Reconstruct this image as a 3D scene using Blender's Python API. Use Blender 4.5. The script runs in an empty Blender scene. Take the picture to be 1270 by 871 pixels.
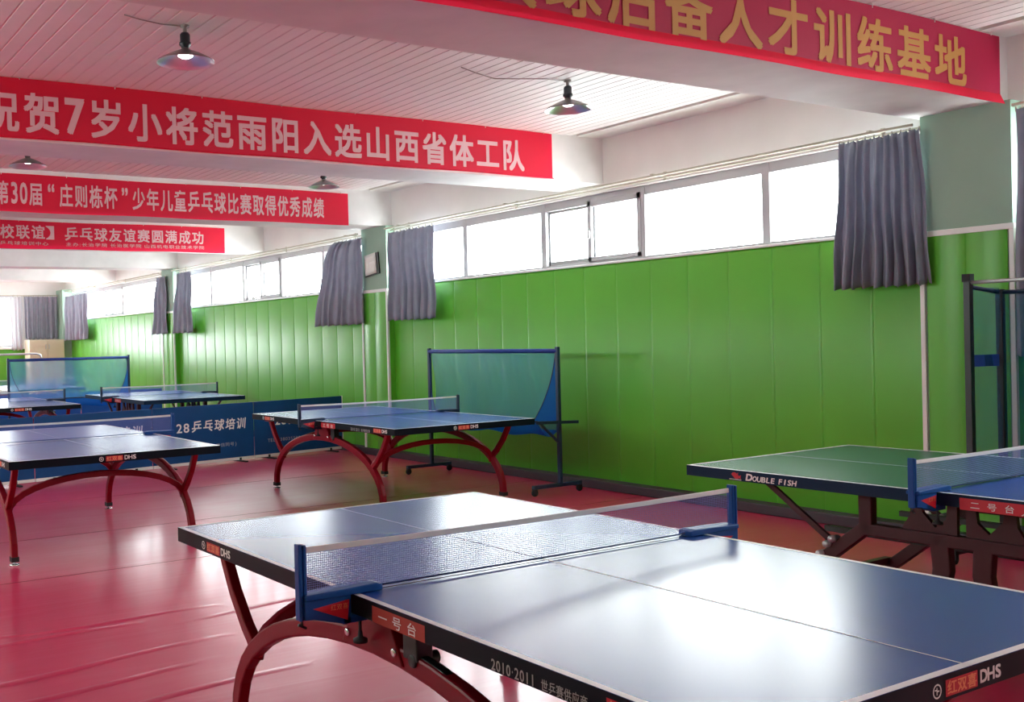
import bpy, math, random
from mathutils import Matrix, Vector
random.seed(7)
S = bpy.context.scene
COL = S.collection
PI = math.pi

# ------------------------------------------------------------------ camera
cd = bpy.data.cameras.new('camera'); cam = bpy.data.objects.new('camera', cd); COL.objects.link(cam)
S.camera = cam
F_PX, CX_PX = 1283.25, 421.37
YAW, PITCH, ROLL = math.radians(30.394), math.radians(-0.532), math.radians(-1.488)
cd.sensor_fit = 'HORIZONTAL'; cd.sensor_width = 36.0
cd.lens = F_PX / 1270 * 36.0
cd.shift_x = (635 - CX_PX) / 1270
cd.clip_end = 200
fw = Vector((math.sin(YAW) * math.cos(PITCH), math.cos(YAW) * math.cos(PITCH), math.sin(PITCH)))
rt = Vector((math.cos(YAW), -math.sin(YAW), 0)); up = rt.cross(fw)
r2 = rt * math.cos(ROLL) + up * math.sin(ROLL); u2 = up * math.cos(ROLL) - rt * math.sin(ROLL)
cam.matrix_world = Matrix(((r2.x, u2.x, -fw.x, 0), (r2.y, u2.y, -fw.y, 0), (r2.z, u2.z, -fw.z, 1.5047), (0, 0, 0, 1)))

# ------------------------------------------------------------------ world, exposure
W = bpy.data.worlds.new('overcast_sky'); S.world = W; W.use_nodes = True
WN = W.node_tree.nodes; WN['Background'].inputs[0].default_value = (0.93, 0.97, 1.0, 1)
WN['Background'].inputs[1].default_value = 16.5
S.view_settings.view_transform = 'Standard'; S.view_settings.look = 'None'
S.view_settings.exposure = 0.48; S.view_settings.gamma = 1.0; S.view_settings.use_curve_mapping = False
S.cycles.max_bounces = 14; S.cycles.diffuse_bounces = 8; S.cycles.glossy_bounces = 5
S.cycles.transparent_max_bounces = 24; S.cycles.transmission_bounces = 8
S.cycles.caustics_reflective = False; S.cycles.caustics_refractive = False
S.cycles.sample_clamp_indirect = 8.0

# room measures (metres): camera stands at x=0,y=0; +y runs along the window wall, +x towards it
XW, XL, YB, YF = 7.40, -3.3, -2.6, 26.4      # window wall, opposite wall, near end, far end
ZC, ZS = 3.42, 2.98                          # ceiling boards, underside of the beams
SILL, HEAD = 2.21, 2.90
BEAMS = [(y, y + 0.57) for y in (-0.035, 3.70, 7.43, 11.20, 14.93, 18.66, 22.40)]
COLS = [(3.62, 4.22), (11.15, 11.75), (18.60, 19.20)]
XC = 7.27                                    # column face
BAYS = [(YB, 3.62), (4.22, 11.15), (11.75, 18.60), (19.20, YF)]

def portal(name, loc, rot, sx, sy):
    l = bpy.data.lights.new(name, 'AREA'); l.shape = 'RECTANGLE'; l.size = sx; l.size_y = sy
    l.cycles.is_portal = True
    o = bpy.data.objects.new(name, l); COL.objects.link(o); o.location = loc; o.rotation_euler = rot
for a, b in BAYS:
    portal('window_portal', (XW + 0.2, (a + b) / 2, (SILL + HEAD) / 2), (0, PI / 2, 0), HEAD - SILL, b - a)
LWIN = [(4.6, 10.4), (13.5, 17.5), (21.0, 24.5)]
LSILL = 2.15
for a, b in LWIN:
    portal('window_portal', (XL - 0.2, (a + b) / 2, (LSILL + HEAD) / 2), (0, -PI / 2, 0), HEAD - LSILL, b - a)
portal('window_portal', (3.2, YF + 0.2, 2.2), (-PI / 2, 0, 0), 5.8, 1.3)

# ------------------------------------------------------------------ materials
def mat(name, col, rough=0.6, metal=0.0, spec=0.5, coat=0.0, noise=0.0, nscale=6.0, bump=0.0, bscale=80.0, rnoise=0.0, trans=0.0, stretch=None):
    m = bpy.data.materials.new(name); m.use_nodes = True
    nt = m.node_tree; N = nt.nodes; L = nt.links; b = N['Principled BSDF']
    b.inputs['Base Color'].default_value = (*col, 1); b.inputs['Roughness'].default_value = rough
    b.inputs['Metallic'].default_value = metal; b.inputs['Specular IOR Level'].default_value = spec
    b.inputs['Coat Weight'].default_value = coat; b.inputs['Coat Roughness'].default_value = 0.15
    tc = N.new('ShaderNodeTexCoord'); mp = N.new('ShaderNodeMapping'); L.new(tc.outputs['Object'], mp.inputs[0])
    if stretch: mp.inputs['Scale'].default_value = stretch
    if noise or rnoise:
        n = N.new('ShaderNodeTexNoise'); n.inputs['Scale'].default_value = nscale; n.inputs['Detail'].default_value = 5
        L.new(mp.outputs[0], n.inputs[0])
        if noise:
            r = N.new('ShaderNodeMapRange'); r.inputs[1].default_value = 0.3; r.inputs[2].default_value = 0.7
            r.inputs[3].default_value = 1 - noise; r.inputs[4].default_value = 1 + noise
            L.new(n.outputs[0], r.inputs[0])
            mx = N.new('ShaderNodeVectorMath'); mx.operation = 'SCALE'; mx.inputs[0].default_value = col
            L.new(r.outputs[0], mx.inputs['Scale']); L.new(mx.outputs[0], b.inputs['Base Color'])
        if rnoise:
            r = N.new('ShaderNodeMapRange'); r.inputs[1].default_value = 0.3; r.inputs[2].default_value = 0.7
            r.inputs[3].default_value = rough - rnoise; r.inputs[4].default_value = rough + rnoise
            L.new(n.outputs[0], r.inputs[0]); L.new(r.outputs[0], b.inputs['Roughness'])
    if bump:
        n = N.new('ShaderNodeTexNoise'); n.inputs['Scale'].default_value = bscale; n.inputs['Detail'].default_value = 4
        L.new(mp.outputs[0], n.inputs[0])
        bp = N.new('ShaderNodeBump'); bp.inputs['Strength'].default_value = bump; bp.inputs['Distance'].default_value = 0.01
        L.new(n.outputs[0], bp.inputs['Height']); L.new(bp.outputs[0], b.inputs['Normal'])
    if trans:
        out = N['Material Output']; t = N.new('ShaderNodeBsdfTranslucent'); t.inputs[0].default_value = (*[min(1, c * 1.3) for c in col], 1)
        ms = N.new('ShaderNodeMixShader'); ms.inputs[0].default_value = trans
        L.new(b.outputs[0], ms.inputs[1]); L.new(t.outputs[0], ms.inputs[2]); L.new(ms.outputs[0], out.inputs[0])
    return m

def mat_net(name, col, alpha):
    m = bpy.data.materials.new(name); m.use_nodes = True
    nt = m.node_tree; N = nt.nodes; L = nt.links; N.remove(N['Principled BSDF'])
    d = N.new('ShaderNodeBsdfDiffuse'); d.inputs[0].default_value = (*col, 1)
    t2 = N.new('ShaderNodeBsdfTranslucent'); t2.inputs[0].default_value = (*col, 1)
    m1 = N.new('ShaderNodeMixShader'); m1.inputs[0].default_value = 0.4
    L.new(d.outputs[0], m1.inputs[1]); L.new(t2.outputs[0], m1.inputs[2])
    t = N.new('ShaderNodeBsdfTransparent'); ms = N.new('ShaderNodeMixShader'); ms.inputs[0].default_value = alpha
    L.new(t.outputs[0], ms.inputs[1]); L.new(m1.outputs[0], ms.inputs[2]); L.new(ms.outputs[0], N['Material Output'].inputs[0])
    return m

def mat_glass(name):
    m = bpy.data.materials.new(name); m.use_nodes = True
    nt = m.node_tree; N = nt.nodes; L = nt.links; N.remove(N['Principled BSDF'])
    t = N.new('ShaderNodeBsdfTransparent'); t.inputs[0].default_value = (0.96, 0.98, 0.97, 1)
    g = N.new('ShaderNodeBsdfGlossy'); g.inputs['Roughness'].default_value = 0.03
    ms = N.new('ShaderNodeMixShader'); ms.inputs[0].default_value = 0.06
    L.new(t.outputs[0], ms.inputs[1]); L.new(g.outputs[0], ms.inputs[2]); L.new(ms.outputs[0], N['Material Output'].inputs[0])
    return m

def mat_emit(name, col, s):
    m = bpy.data.materials.new(name); m.use_nodes = True
    b = m.node_tree.nodes['Principled BSDF']; b.inputs['Base Color'].default_value = (*col, 1)
    b.inputs['Emission Color'].default_value = (*col, 1); b.inputs['Emission Strength'].default_value = s
    return m

def mat_floor():
    m = mat('red_vinyl', (0.56, 0.011, 0.085), 0.40, spec=1.0, coat=0.35)
    nt = m.node_tree; N = nt.nodes; L = nt.links; b = N['Principled BSDF']
    tc = N.new('ShaderNodeTexCoord')
    n1 = N.new('ShaderNodeTexNoise'); n1.inputs['Scale'].default_value = 1.3; n1.inputs['Detail'].default_value = 6
    L.new(tc.outputs['Object'], n1.inputs[0])
    r = N.new('ShaderNodeMapRange'); r.inputs[1].default_value = 0.3; r.inputs[2].default_value = 0.7; r.inputs[3].default_value = 0.34; r.inputs[4].default_value = 0.44
    L.new(n1.outputs[0], r.inputs[0]); L.new(r.outputs[0], b.inputs['Roughness'])
    # scuffs and long soft wrinkles that run across the rolls
    mp = N.new('ShaderNodeMapping'); mp.inputs['Scale'].default_value = (0.35, 2.6, 1); mp.inputs['Rotation'].default_value = (0, 0, 0.16)
    L.new(tc.outputs['Object'], mp.inputs[0])
    n2 = N.new('ShaderNodeTexNoise'); n2.inputs['Scale'].default_value = 1.1; n2.inputs['Detail'].default_value = 3; n2.inputs['Distortion'].default_value = 0.7
    L.new(mp.outputs[0], n2.inputs[0])
    rg = N.new('ShaderNodeMapRange'); rg.inputs[1].default_value = 0.3; rg.inputs[2].default_value = 0.7; rg.inputs[3].default_value = 0; rg.inputs[4].default_value = 1
    rg.interpolation_type = 'SMOOTHSTEP'
    L.new(n2.outputs[0], rg.inputs[0])
    bp = N.new('ShaderNodeBump'); bp.inputs['Strength'].default_value = 0.3; bp.inputs['Distance'].default_value = 0.008
    L.new(rg.outputs[0], bp.inputs['Height']); L.new(bp.outputs[0], b.inputs['Normal'])
    return m

def mat_top(name, col):
    m = mat(name, col, 0.3, spec=0.58)
    nt = m.node_tree; N = nt.nodes; L = nt.links; b = N['Principled BSDF']
    tc = N.new('ShaderNodeTexCoord')
    b.inputs['Roughness'].default_value = 0.265
    return m

M = dict(
    floor=mat_floor(),
    seam=mat('floor_seam', (0.25, 0.01, 0.03), 0.4),
    white=mat('white_paint', (0.82, 0.81, 0.78), 0.7, noise=0.04, nscale=2.0, bump=0.1, bscale=30),
    beam=mat('beam_plaster', (0.80, 0.79, 0.77), 0.75, noise=0.06, nscale=3.0, bump=0.15, bscale=12),
    board=mat('ceiling_boards', (0.90, 0.88, 0.86), 0.5, noise=0.02),
    gap=mat('rusty_gap', (0.20, 0.15, 0.11), 0.9, noise=0.6, nscale=9),
    pale=mat('pale_green_paint', (0.29, 0.43, 0.33), 0.7, noise=0.06, nscale=2.5, bump=0.12, bscale=25),
    pad=mat('green_pad', (0.105, 0.44, 0.03), 0.36, spec=0.5, noise=0.06, nscale=1.5, bump=0.06, bscale=14),
    skirt=mat('dark_skirting', (0.05, 0.035, 0.045), 0.6),
    trimw=mat('white_trim', (0.78, 0.80, 0.76), 0.4),
    alu=mat('window_frame', (0.42, 0.41, 0.43), 0.5),
    glass=mat_glass('pane'),
    cream=mat('cream_reveal', (0.75, 0.70, 0.58), 0.7),
    curtain=mat('grey_curtain', (0.31, 0.33, 0.40), 0.8, trans=0.15, bump=0.12, bscale=120, noise=0.08, nscale=10),
    voile=mat('pale_curtain', (0.55, 0.54, 0.56), 0.85, trans=0.45),
    rod=mat('pale_rod', (0.50, 0.47, 0.38), 0.45, metal=0.2),
    red_ban=mat('banner_red', (0.78, 0.010, 0.06), 0.6, trans=0.45, bump=0.1, bscale=5),
    mag_ban=mat('banner_crimson', (0.50, 0.01, 0.07), 0.6, trans=0.30, bump=0.1, bscale=5),
    hem=mat('banner_hem_lit', (0.95, 0.02, 0.07), 0.5, trans=0.4),  # window light on the hem put into a brighter red than the cloth
    ink_pink=mat('pale_lettering', (0.74, 0.42, 0.45), 0.6),
    ink_gold=mat('gold_lettering', (0.50, 0.22, 0.05), 0.6),
    ink_white=mat('white_lettering', (0.82, 0.82, 0.80), 0.5),
    ink_grey=mat('grey_lettering', (0.42, 0.42, 0.42), 0.5),
    ink_orange=mat('orange_lettering', (0.85, 0.30, 0.15), 0.5),
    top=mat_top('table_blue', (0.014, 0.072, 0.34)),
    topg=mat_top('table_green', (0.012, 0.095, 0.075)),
    line=mat('white_line', (0.80, 0.82, 0.82), 0.4),
    apron=mat('navy_edge', (0.004, 0.007, 0.013), 0.4, spec=0.12),
    apron2=mat('dark_navy_edge', (0.006, 0.022, 0.055), 0.4, spec=0.15),
    leg=mat('red_steel', (0.22, 0.003, 0.012), 0.32, coat=0.0, spec=0.2),
    legd=mat('maroon_steel', (0.06, 0.010, 0.014), 0.4, spec=0.3),
    black=mat('black_steel', (0.010, 0.011, 0.013), 0.4),
    rubber=mat('black_rubber', (0.015, 0.015, 0.017), 0.7),
    chrome=mat('chrome', (0.75, 0.75, 0.76), 0.2, metal=1.0),
    steel=mat('pale_steel', (0.5, 0.52, 0.52), 0.35, metal=0.6),
    navy=mat('navy_steel', (0.010, 0.030, 0.075), 0.4),
    clamp=mat('blue_clamp', (0.003, 0.065, 0.27), 0.4, spec=0.3),
    string=mat('net_string', (0.24, 0.26, 0.66), 0.7),
    tape=mat('net_tape', (0.74, 0.74, 0.72), 0.7),
    cord=mat('net_cord', (0.01, 0.03, 0.14), 0.6),
    sticker=mat('red_sticker', (0.55, 0.012, 0.03), 0.45),
    sticker2=mat('rust_red_sticker', (0.40, 0.035, 0.02), 0.45),
    netblue=mat_net('blue_net', (0.12, 0.42, 0.72), 0.45),
    netteal=mat_net('teal_net', (0.01, 0.16, 0.30), 0.50),
    netdense=mat_net('dense_blue_net', (0.012, 0.13, 0.55), 0.86),
    ribbon=mat('blue_ribbon', (0.008, 0.045, 0.26), 0.6),
    barrier=mat('blue_barrier', (0.005, 0.060, 0.20), 0.5, spec=0.25, noise=0.06),
    barrier2=mat('bright_blue_barrier', (0.008, 0.10, 0.42), 0.45),
    bakelite=mat('black_lamp_holder', (0.02, 0.024, 0.03), 0.35),
    shade_out=mat('lamp_shade', (0.30, 0.27, 0.26), 0.3, metal=0.7),
    shade_in=mat('lamp_reflector', (0.85, 0.85, 0.88), 0.28, metal=0.9),
    bulb=mat_emit('bulb', (1.0, 0.98, 0.95), 14.0),
    wire=mat('wire', (0.35, 0.30, 0.28), 0.6),
    beige=mat('beige_metal', (0.62, 0.56, 0.42), 0.5),
    paper=mat('paper', (0.80, 0.79, 0.74), 0.7),
    brown=mat('red_brown_wood', (0.25, 0.05, 0.03), 0.5),
)

# ------------------------------------------------------------------ mesh building
class MB:
    def __init__(s): s.v = []; s.f = []; s.m = []; s.s = []
    def add(s, vs, fs, mi=0, smooth=False):
        b = len(s.v); s.v += [tuple(v) for v in vs]
        for f in fs: s.f.append([b + i for i in f]); s.m.append(mi); s.s.append(smooth)
        return s
    def box(s, x0, x1, y0, y1, z0, z1, mi=0):
        vs = [(x, y, z) for z in (z0, z1) for y in (y0, y1) for x in (x0, x1)]
        return s.add(vs, [(0, 2, 3, 1), (4, 5, 7, 6), (0, 1, 5, 4), (2, 6, 7, 3), (0, 4, 6, 2), (1, 3, 7, 5)], mi)
    def sweep(s, pts, side, w, h, mi=0, smooth=False):
        """rectangular bar along pts; side = unit vector across it (width w), h the other way"""
        side = Vector(side); pts = [Vector(p) for p in pts]; n = len(pts); vs = []
        for i, p in enumerate(pts):
            t = (pts[min(i + 1, n - 1)] - pts[max(i - 1, 0)]).normalized()
            sd = (side - t * side.dot(t)).normalized(); nn = sd.cross(t)
            ww = w[i] if isinstance(w, (list, tuple)) else w; hh = h[i] if isinstance(h, (list, tuple)) else h
            for a, b in ((-1, -1), (1, -1), (1, 1), (-1, 1)): vs.append(p + sd * a * ww / 2 + nn * b * hh / 2)
        fs = []
        for i in range(n - 1):
            for k in range(4): fs.append((4 * i + k, 4 * i + (k + 1) % 4, 4 * i + 4 + (k + 1) % 4, 4 * i + 4 + k))
        fs += [(3, 2, 1, 0), tuple(4 * (n - 1) + k for k in range(4))]
        return s.add(vs, fs, mi, smooth)
    def tube(s, pts, r, n=8, mi=0):
        pts = [Vector(p) for p in pts]; k = len(pts); vs = []
        ref = None
        for i, p in enumerate(pts):
            t = (pts[min(i + 1, k - 1)] - pts[max(i - 1, 0)]).normalized()
            if ref is None:
                ref = Vector((0, 0, 1)) if abs(t.z) < 0.9 else Vector((1, 0, 0))
            a = (ref - t * ref.dot(t)).normalized(); b = t.cross(a); ref = a
            rr = r[i] if isinstance(r, (list, tuple)) else r
            for j in range(n):
                th = 2 * PI * j / n; vs.append(p + (a * math.cos(th) + b * math.sin(th)) * rr)
        fs = []
        for i in range(k - 1):
            for j in range(n): fs.append((n * i + j, n * i + (j + 1) % n, n * i + n + (j + 1) % n, n * i + n + j))
        s.add(vs, fs, mi, True); b0 = len(s.v) - len(vs)
        s.f.append([b0 + j for j in reversed(range(n))]); s.m.append(mi); s.s.append(False)
        s.f.append([b0 + n * (k - 1) + j for j in range(n)]); s.m.append(mi); s.s.append(False)
        return s
    def lathe(s, prof, c=(0, 0, 0), n=28, mi=0, axis='z'):
        vs = []; k = len(prof)
        for r, z in prof:
            for j in range(n):
                th = 2 * PI * j / n; a, b = r * math.cos(th), r * math.sin(th)
                vs.append((c[0] + a, c[1] + b, c[2] + z) if axis == 'z' else ((c[0] + z, c[1] + a, c[2] + b) if axis == 'x' else (c[0] + b, c[1] + z, c[2] + a)))
        fs = [(n * i + j, n * i + (j + 1) % n, n * i + n + (j + 1) % n, n * i + n + j) for i in range(k - 1) for j in range(n)]
        return s.add(vs, fs, mi, True)
    def prism(s, poly, o, ax, ay, d, mi=0):
        """outline poly (u,v) in the frame o,ax,ay pushed along vector d"""
        o, ax, ay, d = Vector(o), Vector(ax), Vector(ay), Vector(d); n = len(poly)
        a = [o + ax * u + ay * v for u, v in poly]; b = [p + d for p in a]
        return s.add(a + b, [tuple(reversed(range(n))), tuple(range(n, 2 * n))] + [(i, (i + 1) % n, n + (i + 1) % n, n + i) for i in range(n)], mi)
    def grid(s, P, mi=0, smooth=True):
        r, c = len(P), len(P[0]); vs = [p for row in P for p in row]
        return s.add(vs, [(i * c + j, i * c + j + 1, (i + 1) * c + j + 1, (i + 1) * c + j) for i in range(r - 1) for j in range(c - 1)], mi, smooth)
    def build(s, name, mats, parent=None, loc=None, rz=0.0, bevel=0, solid=0):
        me = bpy.data.meshes.new(name); me.from_pydata(s.v, [], s.f)
        mats = mats if isinstance(mats, (list, tuple)) else [mats]
        for m in mats: me.materials.append(m)
        me.polygons.foreach_set('material_index', s.m); me.polygons.foreach_set('use_smooth', s.s); me.update()
        o = bpy.data.objects.new(name, me); COL.objects.link(o)
        if parent: o.parent = parent
        if loc: o.location = loc
        o.rotation_euler.z = rz
        if solid:
            md = o.modifiers.new('thickness', 'SOLIDIFY'); md.thickness = solid; md.offset = 0
        if bevel:
            md = o.modifiers.new('edge', 'BEVEL'); md.width = bevel; md.segments = 2; md.limit_method = 'ANGLE'
        return o

def tag(o, label=None, cat=None, group=None, kind=None):
    if label: o['label'] = label
    if cat: o['category'] = cat
    if group: o['group'] = group
    if kind: o['kind'] = kind
    return o
def thing(name, label, cat, loc=(0, 0, 0), rz=0.0, group=None):
    o = bpy.data.objects.new(name, None); COL.objects.link(o); o.location = loc; o.rotation_euler.z = rz
    o.empty_display_size = 0.1
    return tag(o, label, cat, group)
def struct(o): o['kind'] = 'structure'; return o
def copy_tree(o, parent=None):
    c = o.copy(); COL.objects.link(c)
    if parent: c.parent = parent
    for ch in [k for k in bpy.data.objects if k.parent == o]: copy_tree(ch, c)
    return c

# ---- lettering: each character is a real outline from the built-in font
GLYPH = {}
def glyph(ch, bold):
    k = (ch, bold)
    if k not in GLYPH:
        c = bpy.data.curves.new('letter', 'FONT'); c.body = ch; c.size = 1; c.offset = bold; c.resolution_u = 3
        o = bpy.data.objects.new('letter', c); COL.objects.link(o)
        me = o.evaluated_get(bpy.context.evaluated_depsgraph_get()).to_mesh()
        GLYPH[k] = ([(v.co.x, v.co.y) for v in me.vertices], [tuple(p.vertices) for p in me.polygons])
        o.evaluated_get(bpy.context.evaluated_depsgraph_get()).to_mesh_clear()
        bpy.data.objects.remove(o); bpy.data.curves.remove(c)
    return GLYPH[k]
def is_cjk(ch): return ord(ch) > 0x2e00
def cells(s): return sum(1.0 if is_cjk(c) and c not in '】【' else (0.95 if c in '“”' else 0.55 if c in '】【' else (0.35 if c in ' ·.:' else 0.58)) for c in s)
def lettering(mb, s, o, ax, ay, width, height, bold=0.018, mi=0, fill=0.9, slant=0.0):
    """writes s from o along ax, over width; height is the height of a full character"""
    o, ax, ay = Vector(o), Vector(ax), Vector(ay); cw = width / cells(s); x = 0.0; nz = ax.cross(ay).normalized()
    for ch in s:
        w = cw * cells(ch); lift = 0.0
        if ch.strip():
            vs, fs = glyph(ch, 0.0)
            if vs:
                if is_cjk(ch) and ch not in '】【':
                    sx, sy = w * fill / 0.94, height / 0.97; ox, oy = w * (1 - fill) / 2 - 0.03 * sx, 0.10 * sy
                else:
                    xs = [v[0] for v in vs]; bw = max(max(xs) - min(xs), 0.25)
                    sx = w * 0.9 / max(bw, 0.52 if ch not in '】【“”' else 0.3); sy = height / (0.80 if ch not in '】【(' else 1.0); ox = w / 2 - (min(xs) + max(xs)) / 2 * sx; oy = 0.06 * sy if ch not in '】【' else 0.1 * sy
                for du, dv in ([(0, 0)] if not bold else [(-bold, -bold), (bold, -bold), (bold, bold), (-bold, bold), (0, 0)]):
                    lift = lift + 0.00012
                    pts = []
                    if ch in '“”' and du == -bold and dv == -bold: sx = w * 0.40 / bw; ox = w / 2 - (min(xs) + max(xs)) / 2 * sx
                    for u, v in vs:
                        U = x + ox + (u + du) * sx + slant * (v * sy); V = oy + (v + dv) * sy
                        pts.append(o + ax * U + ay * V + nz * lift)
                    mb.add(pts, fs, mi)
        x += w
    return mb
def emblem(mb, o, ax, ay, r, mi=0):
    """round maker's mark: a ring with a small slanted bar and dot inside"""
    o, ax, ay = Vector(o), Vector(ax), Vector(ay); n = 24; vs = []
    for rr in (r, r * 0.78):
        for j in range(n): vs.append(o + ax * rr * math.cos(2 * PI * j / n) + ay * rr * math.sin(2 * PI * j / n))
    mb.add(vs, [(j, (j + 1) % n, n + (j + 1) % n, n + j) for j in range(n)], mi)
    def q(pts): mb.add([o + ax * u * r + ay * v * r for u, v in pts], [tuple(range(len(pts)))], mi)
    q([(-0.15, -0.5), (0.05, -0.5), (0.05, 0.5), (-0.15, 0.5)]); q([(0.05, -0.1), (0.5, -0.1), (0.5, 0.1), (0.05, 0.1)]); q([(-0.55, 0.1), (-0.15, 0.1), (-0.15, 0.28), (-0.55, 0.28)])
    return mb

# ------------------------------------------------------------------ the room
b = MB(); b.box(XL, XW + 0.3, YB, YF, -0.1, 0.0); struct(b.build('floor', M['floor']))
b = MB()
for y in (1.2, 3.05, 6.83, 8.3, 10.2, 12.1, 14.0): b.box(XL, 7.2, y, y + 0.006, 0.0, 0.0012)
struct(b.build('trim_1', M['seam']))
# a few ridges where the rolls have rippled
b = MB()
for (x0, x1, y, dy) in ((0.4, 1.9, 5.35, 0.10), (0.2, 2.2, 4.75, 0.16), (0.1, 2.0, 4.45, 0.12), (0.3, 2.3, 4.05, 0.22), (0.9, 2.6, 3.7, -0.12), (1.2, 2.6, 3.4, 0.1), (0.9, 2.4, 5.6, -0.1), (2.0, 4.6, 5.3, 0.2)):
    rows = []
    for i in range(17):
        t = i / 16; x = x0 + (x1 - x0) * t; yy = y + dy * t + 0.03 * math.sin(7 * t + x0 * 9); a = math.sin(PI * t)
        rows.append([(x, yy + k * 0.011, 0.0004 + 0.006 * a * math.cos(k * PI / 6)) for k in (-3, -2, -1, 0, 1, 2, 3)])
    b.grid(rows)
struct(b.build('trim_2', M['floor']))

b = MB(); b.box(XL - 0.3, XW + 0.3, YB - 0.3, YF + 0.3, 3.52, 3.75); struct(b.build('ceiling', M['white']))
PITCH_B = 0.105
def boards(y0, y1):
    m = MB(); n = int((7.0 - XL) / PITCH_B); prof = []
    for i in range(n):
        x = XL + i * PITCH_B
        prof += [(x, ZC + 0.006), (x + 0.008, ZC), (x + PITCH_B - 0.006, ZC), (x + PITCH_B - 0.001, ZC + 0.006)]
    prof += [(7.0, ZC + 0.01), (7.0, 3.5), (XL, 3.5)]
    m.grid([[(x, y0, z) for x, z in prof], [(x, y1, z) for x, z in prof]], smooth=False)
    return m
edges = [YB] + [e for bm_ in BEAMS for e in bm_] + [YF]
k = 0
for i in range(0, len(edges), 2):
    y0, y1 = edges[i], edges[i + 1]
    if y1 - y0 < 0.05: continue
    o = struct(boards(y0, y1).build('ceiling_boards', M['board']))
    m = MB(); m.box(7.065, XW, y0, y1, ZC, 3.52); struct(m.build('ceiling_edge', M['white']))
    m = MB(); m.box(7.0, 7.066, y0, y1, 3.475, 3.50); struct(m.build('ceiling_gap', M['gap']))
for y0, y1 in BEAMS:
    b = MB(); b.box(XL, XW, y0, y1, ZS, 3.52); struct(b.build('beam', M['beam']))

# window wall: apron wall, lintel, columns, pads
b = MB(); b.box(XW, XW + 0.3, YB, YF, 0, SILL); b.box(XW, XW + 0.3, YB, YF, HEAD, 3.6)
for a, c in COLS: b.box(XW, XW + 0.3, a, c, SILL, HEAD)
struct(b.build('wall_right', M['white']))
pad_no = 3
for a, c in BAYS:
    n = max(2, round((c - a) / 0.433)); w = (c - a) / n; b = MB()
    for i in range(n):
        y0 = a + i * w; rows = []
        for t, d in ((0, 0.0372), (0.016, 0.041), (0.06, 0.042), (0.5, 0.045), (0.94, 0.042), (0.984, 0.041), (1, 0.0372)):
            y = y0 + w * t
            rows.append([(XW - d + 0.012, y, 0.02), (XW - d, y, 0.05), (XW - d, y, SILL - 0.045), (XW - d + 0.012, y, SILL - 0.02), (XW, y, SILL - 0.02)])
        b.grid(rows)
    struct(b.build('trim_%d' % pad_no, M['pad'])); pad_no += 1
    b = MB(); b.box(XW - 0.05, XW + 0.08, a, c, SILL - 0.022, SILL); struct(b.build('trim_%d' % pad_no, M['trimw'], bevel=0.004)); pad_no += 1
    b = MB(); b.box(7.22, XW, a, c, 0, 0.085); struct(b.build('baseboard_right', M['skirt'], bevel=0.01))
for a, c in COLS:
    b = MB(); b.box(XC, XW, a, c, 0, ZS); struct(b.build('pillar', M['pale']))
    b = MB()                                     # padded lower part
    for i in range(2):
        w = (c - a - 0.06) / 2; y0 = a + 0.03 + i * w; rows = []
        for t, d in ((0, 0.006), (0.03, 0.012), (0.5, 0.014), (0.97, 0.012), (1, 0.006)):
            rows.append([(XC - d, y0 + w * t, 0.02), (XC - d, y0 + w * t, 2.13)])
        b.grid(rows)
    b.box(XC, XW - 0.03, a - 0.012, a - 0.002, 0.02, 2.13); b.box(XC, XW - 0.03, c + 0.002, c + 0.012, 0.02, 2.13)
    struct(b.build('trim_%d' % pad_no, M['pad'])); pad_no += 1
    b = MB()
    for y in (a - 0.014, c - 0.018): b.box(XC - 0.018, XC + 0.014, y, y + 0.032, 0.0, 2.14)
    b.box(XC - 0.02, XC + 0.01, a - 0.016, c + 0.016, 2.13, 2.17)
    struct(b.build('trim_%d' % pad_no, M['trimw'], bevel=0.003)); pad_no += 1
    b = MB(); b.box(7.20, XC, a - 0.01, c + 0.01, 0, 0.085); struct(b.build('baseboard_right', M['skirt'], bevel=0.01))

def window(no, a, c):
    root = bpy.data.objects.new('window_%d' % no, None); COL.objects.link(root); root['kind'] = 'structure'
    mid = (a + c) / 2; f = MB(); x0, x1 = XW + 0.06, XW + 0.13; z0, z1 = SILL, HEAD
    f.box(x0, x1, a, c, z0, z0 + 0.03); f.box(x0, x1, a, c, z1 - 0.085, z1)
    ys = [a, mid - 2.05, mid - 0.69, mid + 0.69, mid + 2.05, c]
    for i, y in enumerate(ys):
        w = 0.075 if 0 < i < 5 else 0.06; f.box(x0 - 0.005, x1, y - w / 2, y + w / 2, z0, z1)
    f.build('frame', M['alu'], root, bevel=0.004)
    s = MB()                                     # two sliding sashes in the middle
    for (p, q, dx) in ((mid - 0.68, mid + 0.03, -0.03), (mid - 0.03, mid + 0.68, 0.02)):
        X0, X1 = x0 + 0.02 + dx, x0 + 0.055 + dx; Z0, Z1 = z0 + 0.03, z1 - 0.05
        s.box(X0, X1, p, q, Z0, Z0 + 0.045); s.box(X0, X1, p, q, Z1 - 0.06, Z1)
        s.box(X0, X1, p, p + 0.05, Z0, Z1); s.box(X0, X1, q - 0.05, q, Z0, Z1)
    s.box(x0 - 0.035, x0 - 0.01, mid - 0.012, mid + 0.012, 2.47, 2.55)
    s.build('sash', M['alu'], root, bevel=0.004)
    g = MB(); g.box(XW + 0.092, XW + 0.097, a, c, z0, z1); g.build('pane', M['glass'], root)
    r = MB()
    r.box(XW + 0.13, XW + 0.30, a, c, z0 - 0.02, z0 + 0.004); r.box(XW + 0.13, XW + 0.3, a - 0.02, a + 0.004, z0, z1); r.box(XW + 0.13, XW + 0.3, c - 0.004, c + 0.02, z0, z1)
    r.build('reveal', M['cream'], root)
for i, (a, c) in enumerate(BAYS): window(i + 1, a, c)

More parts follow.
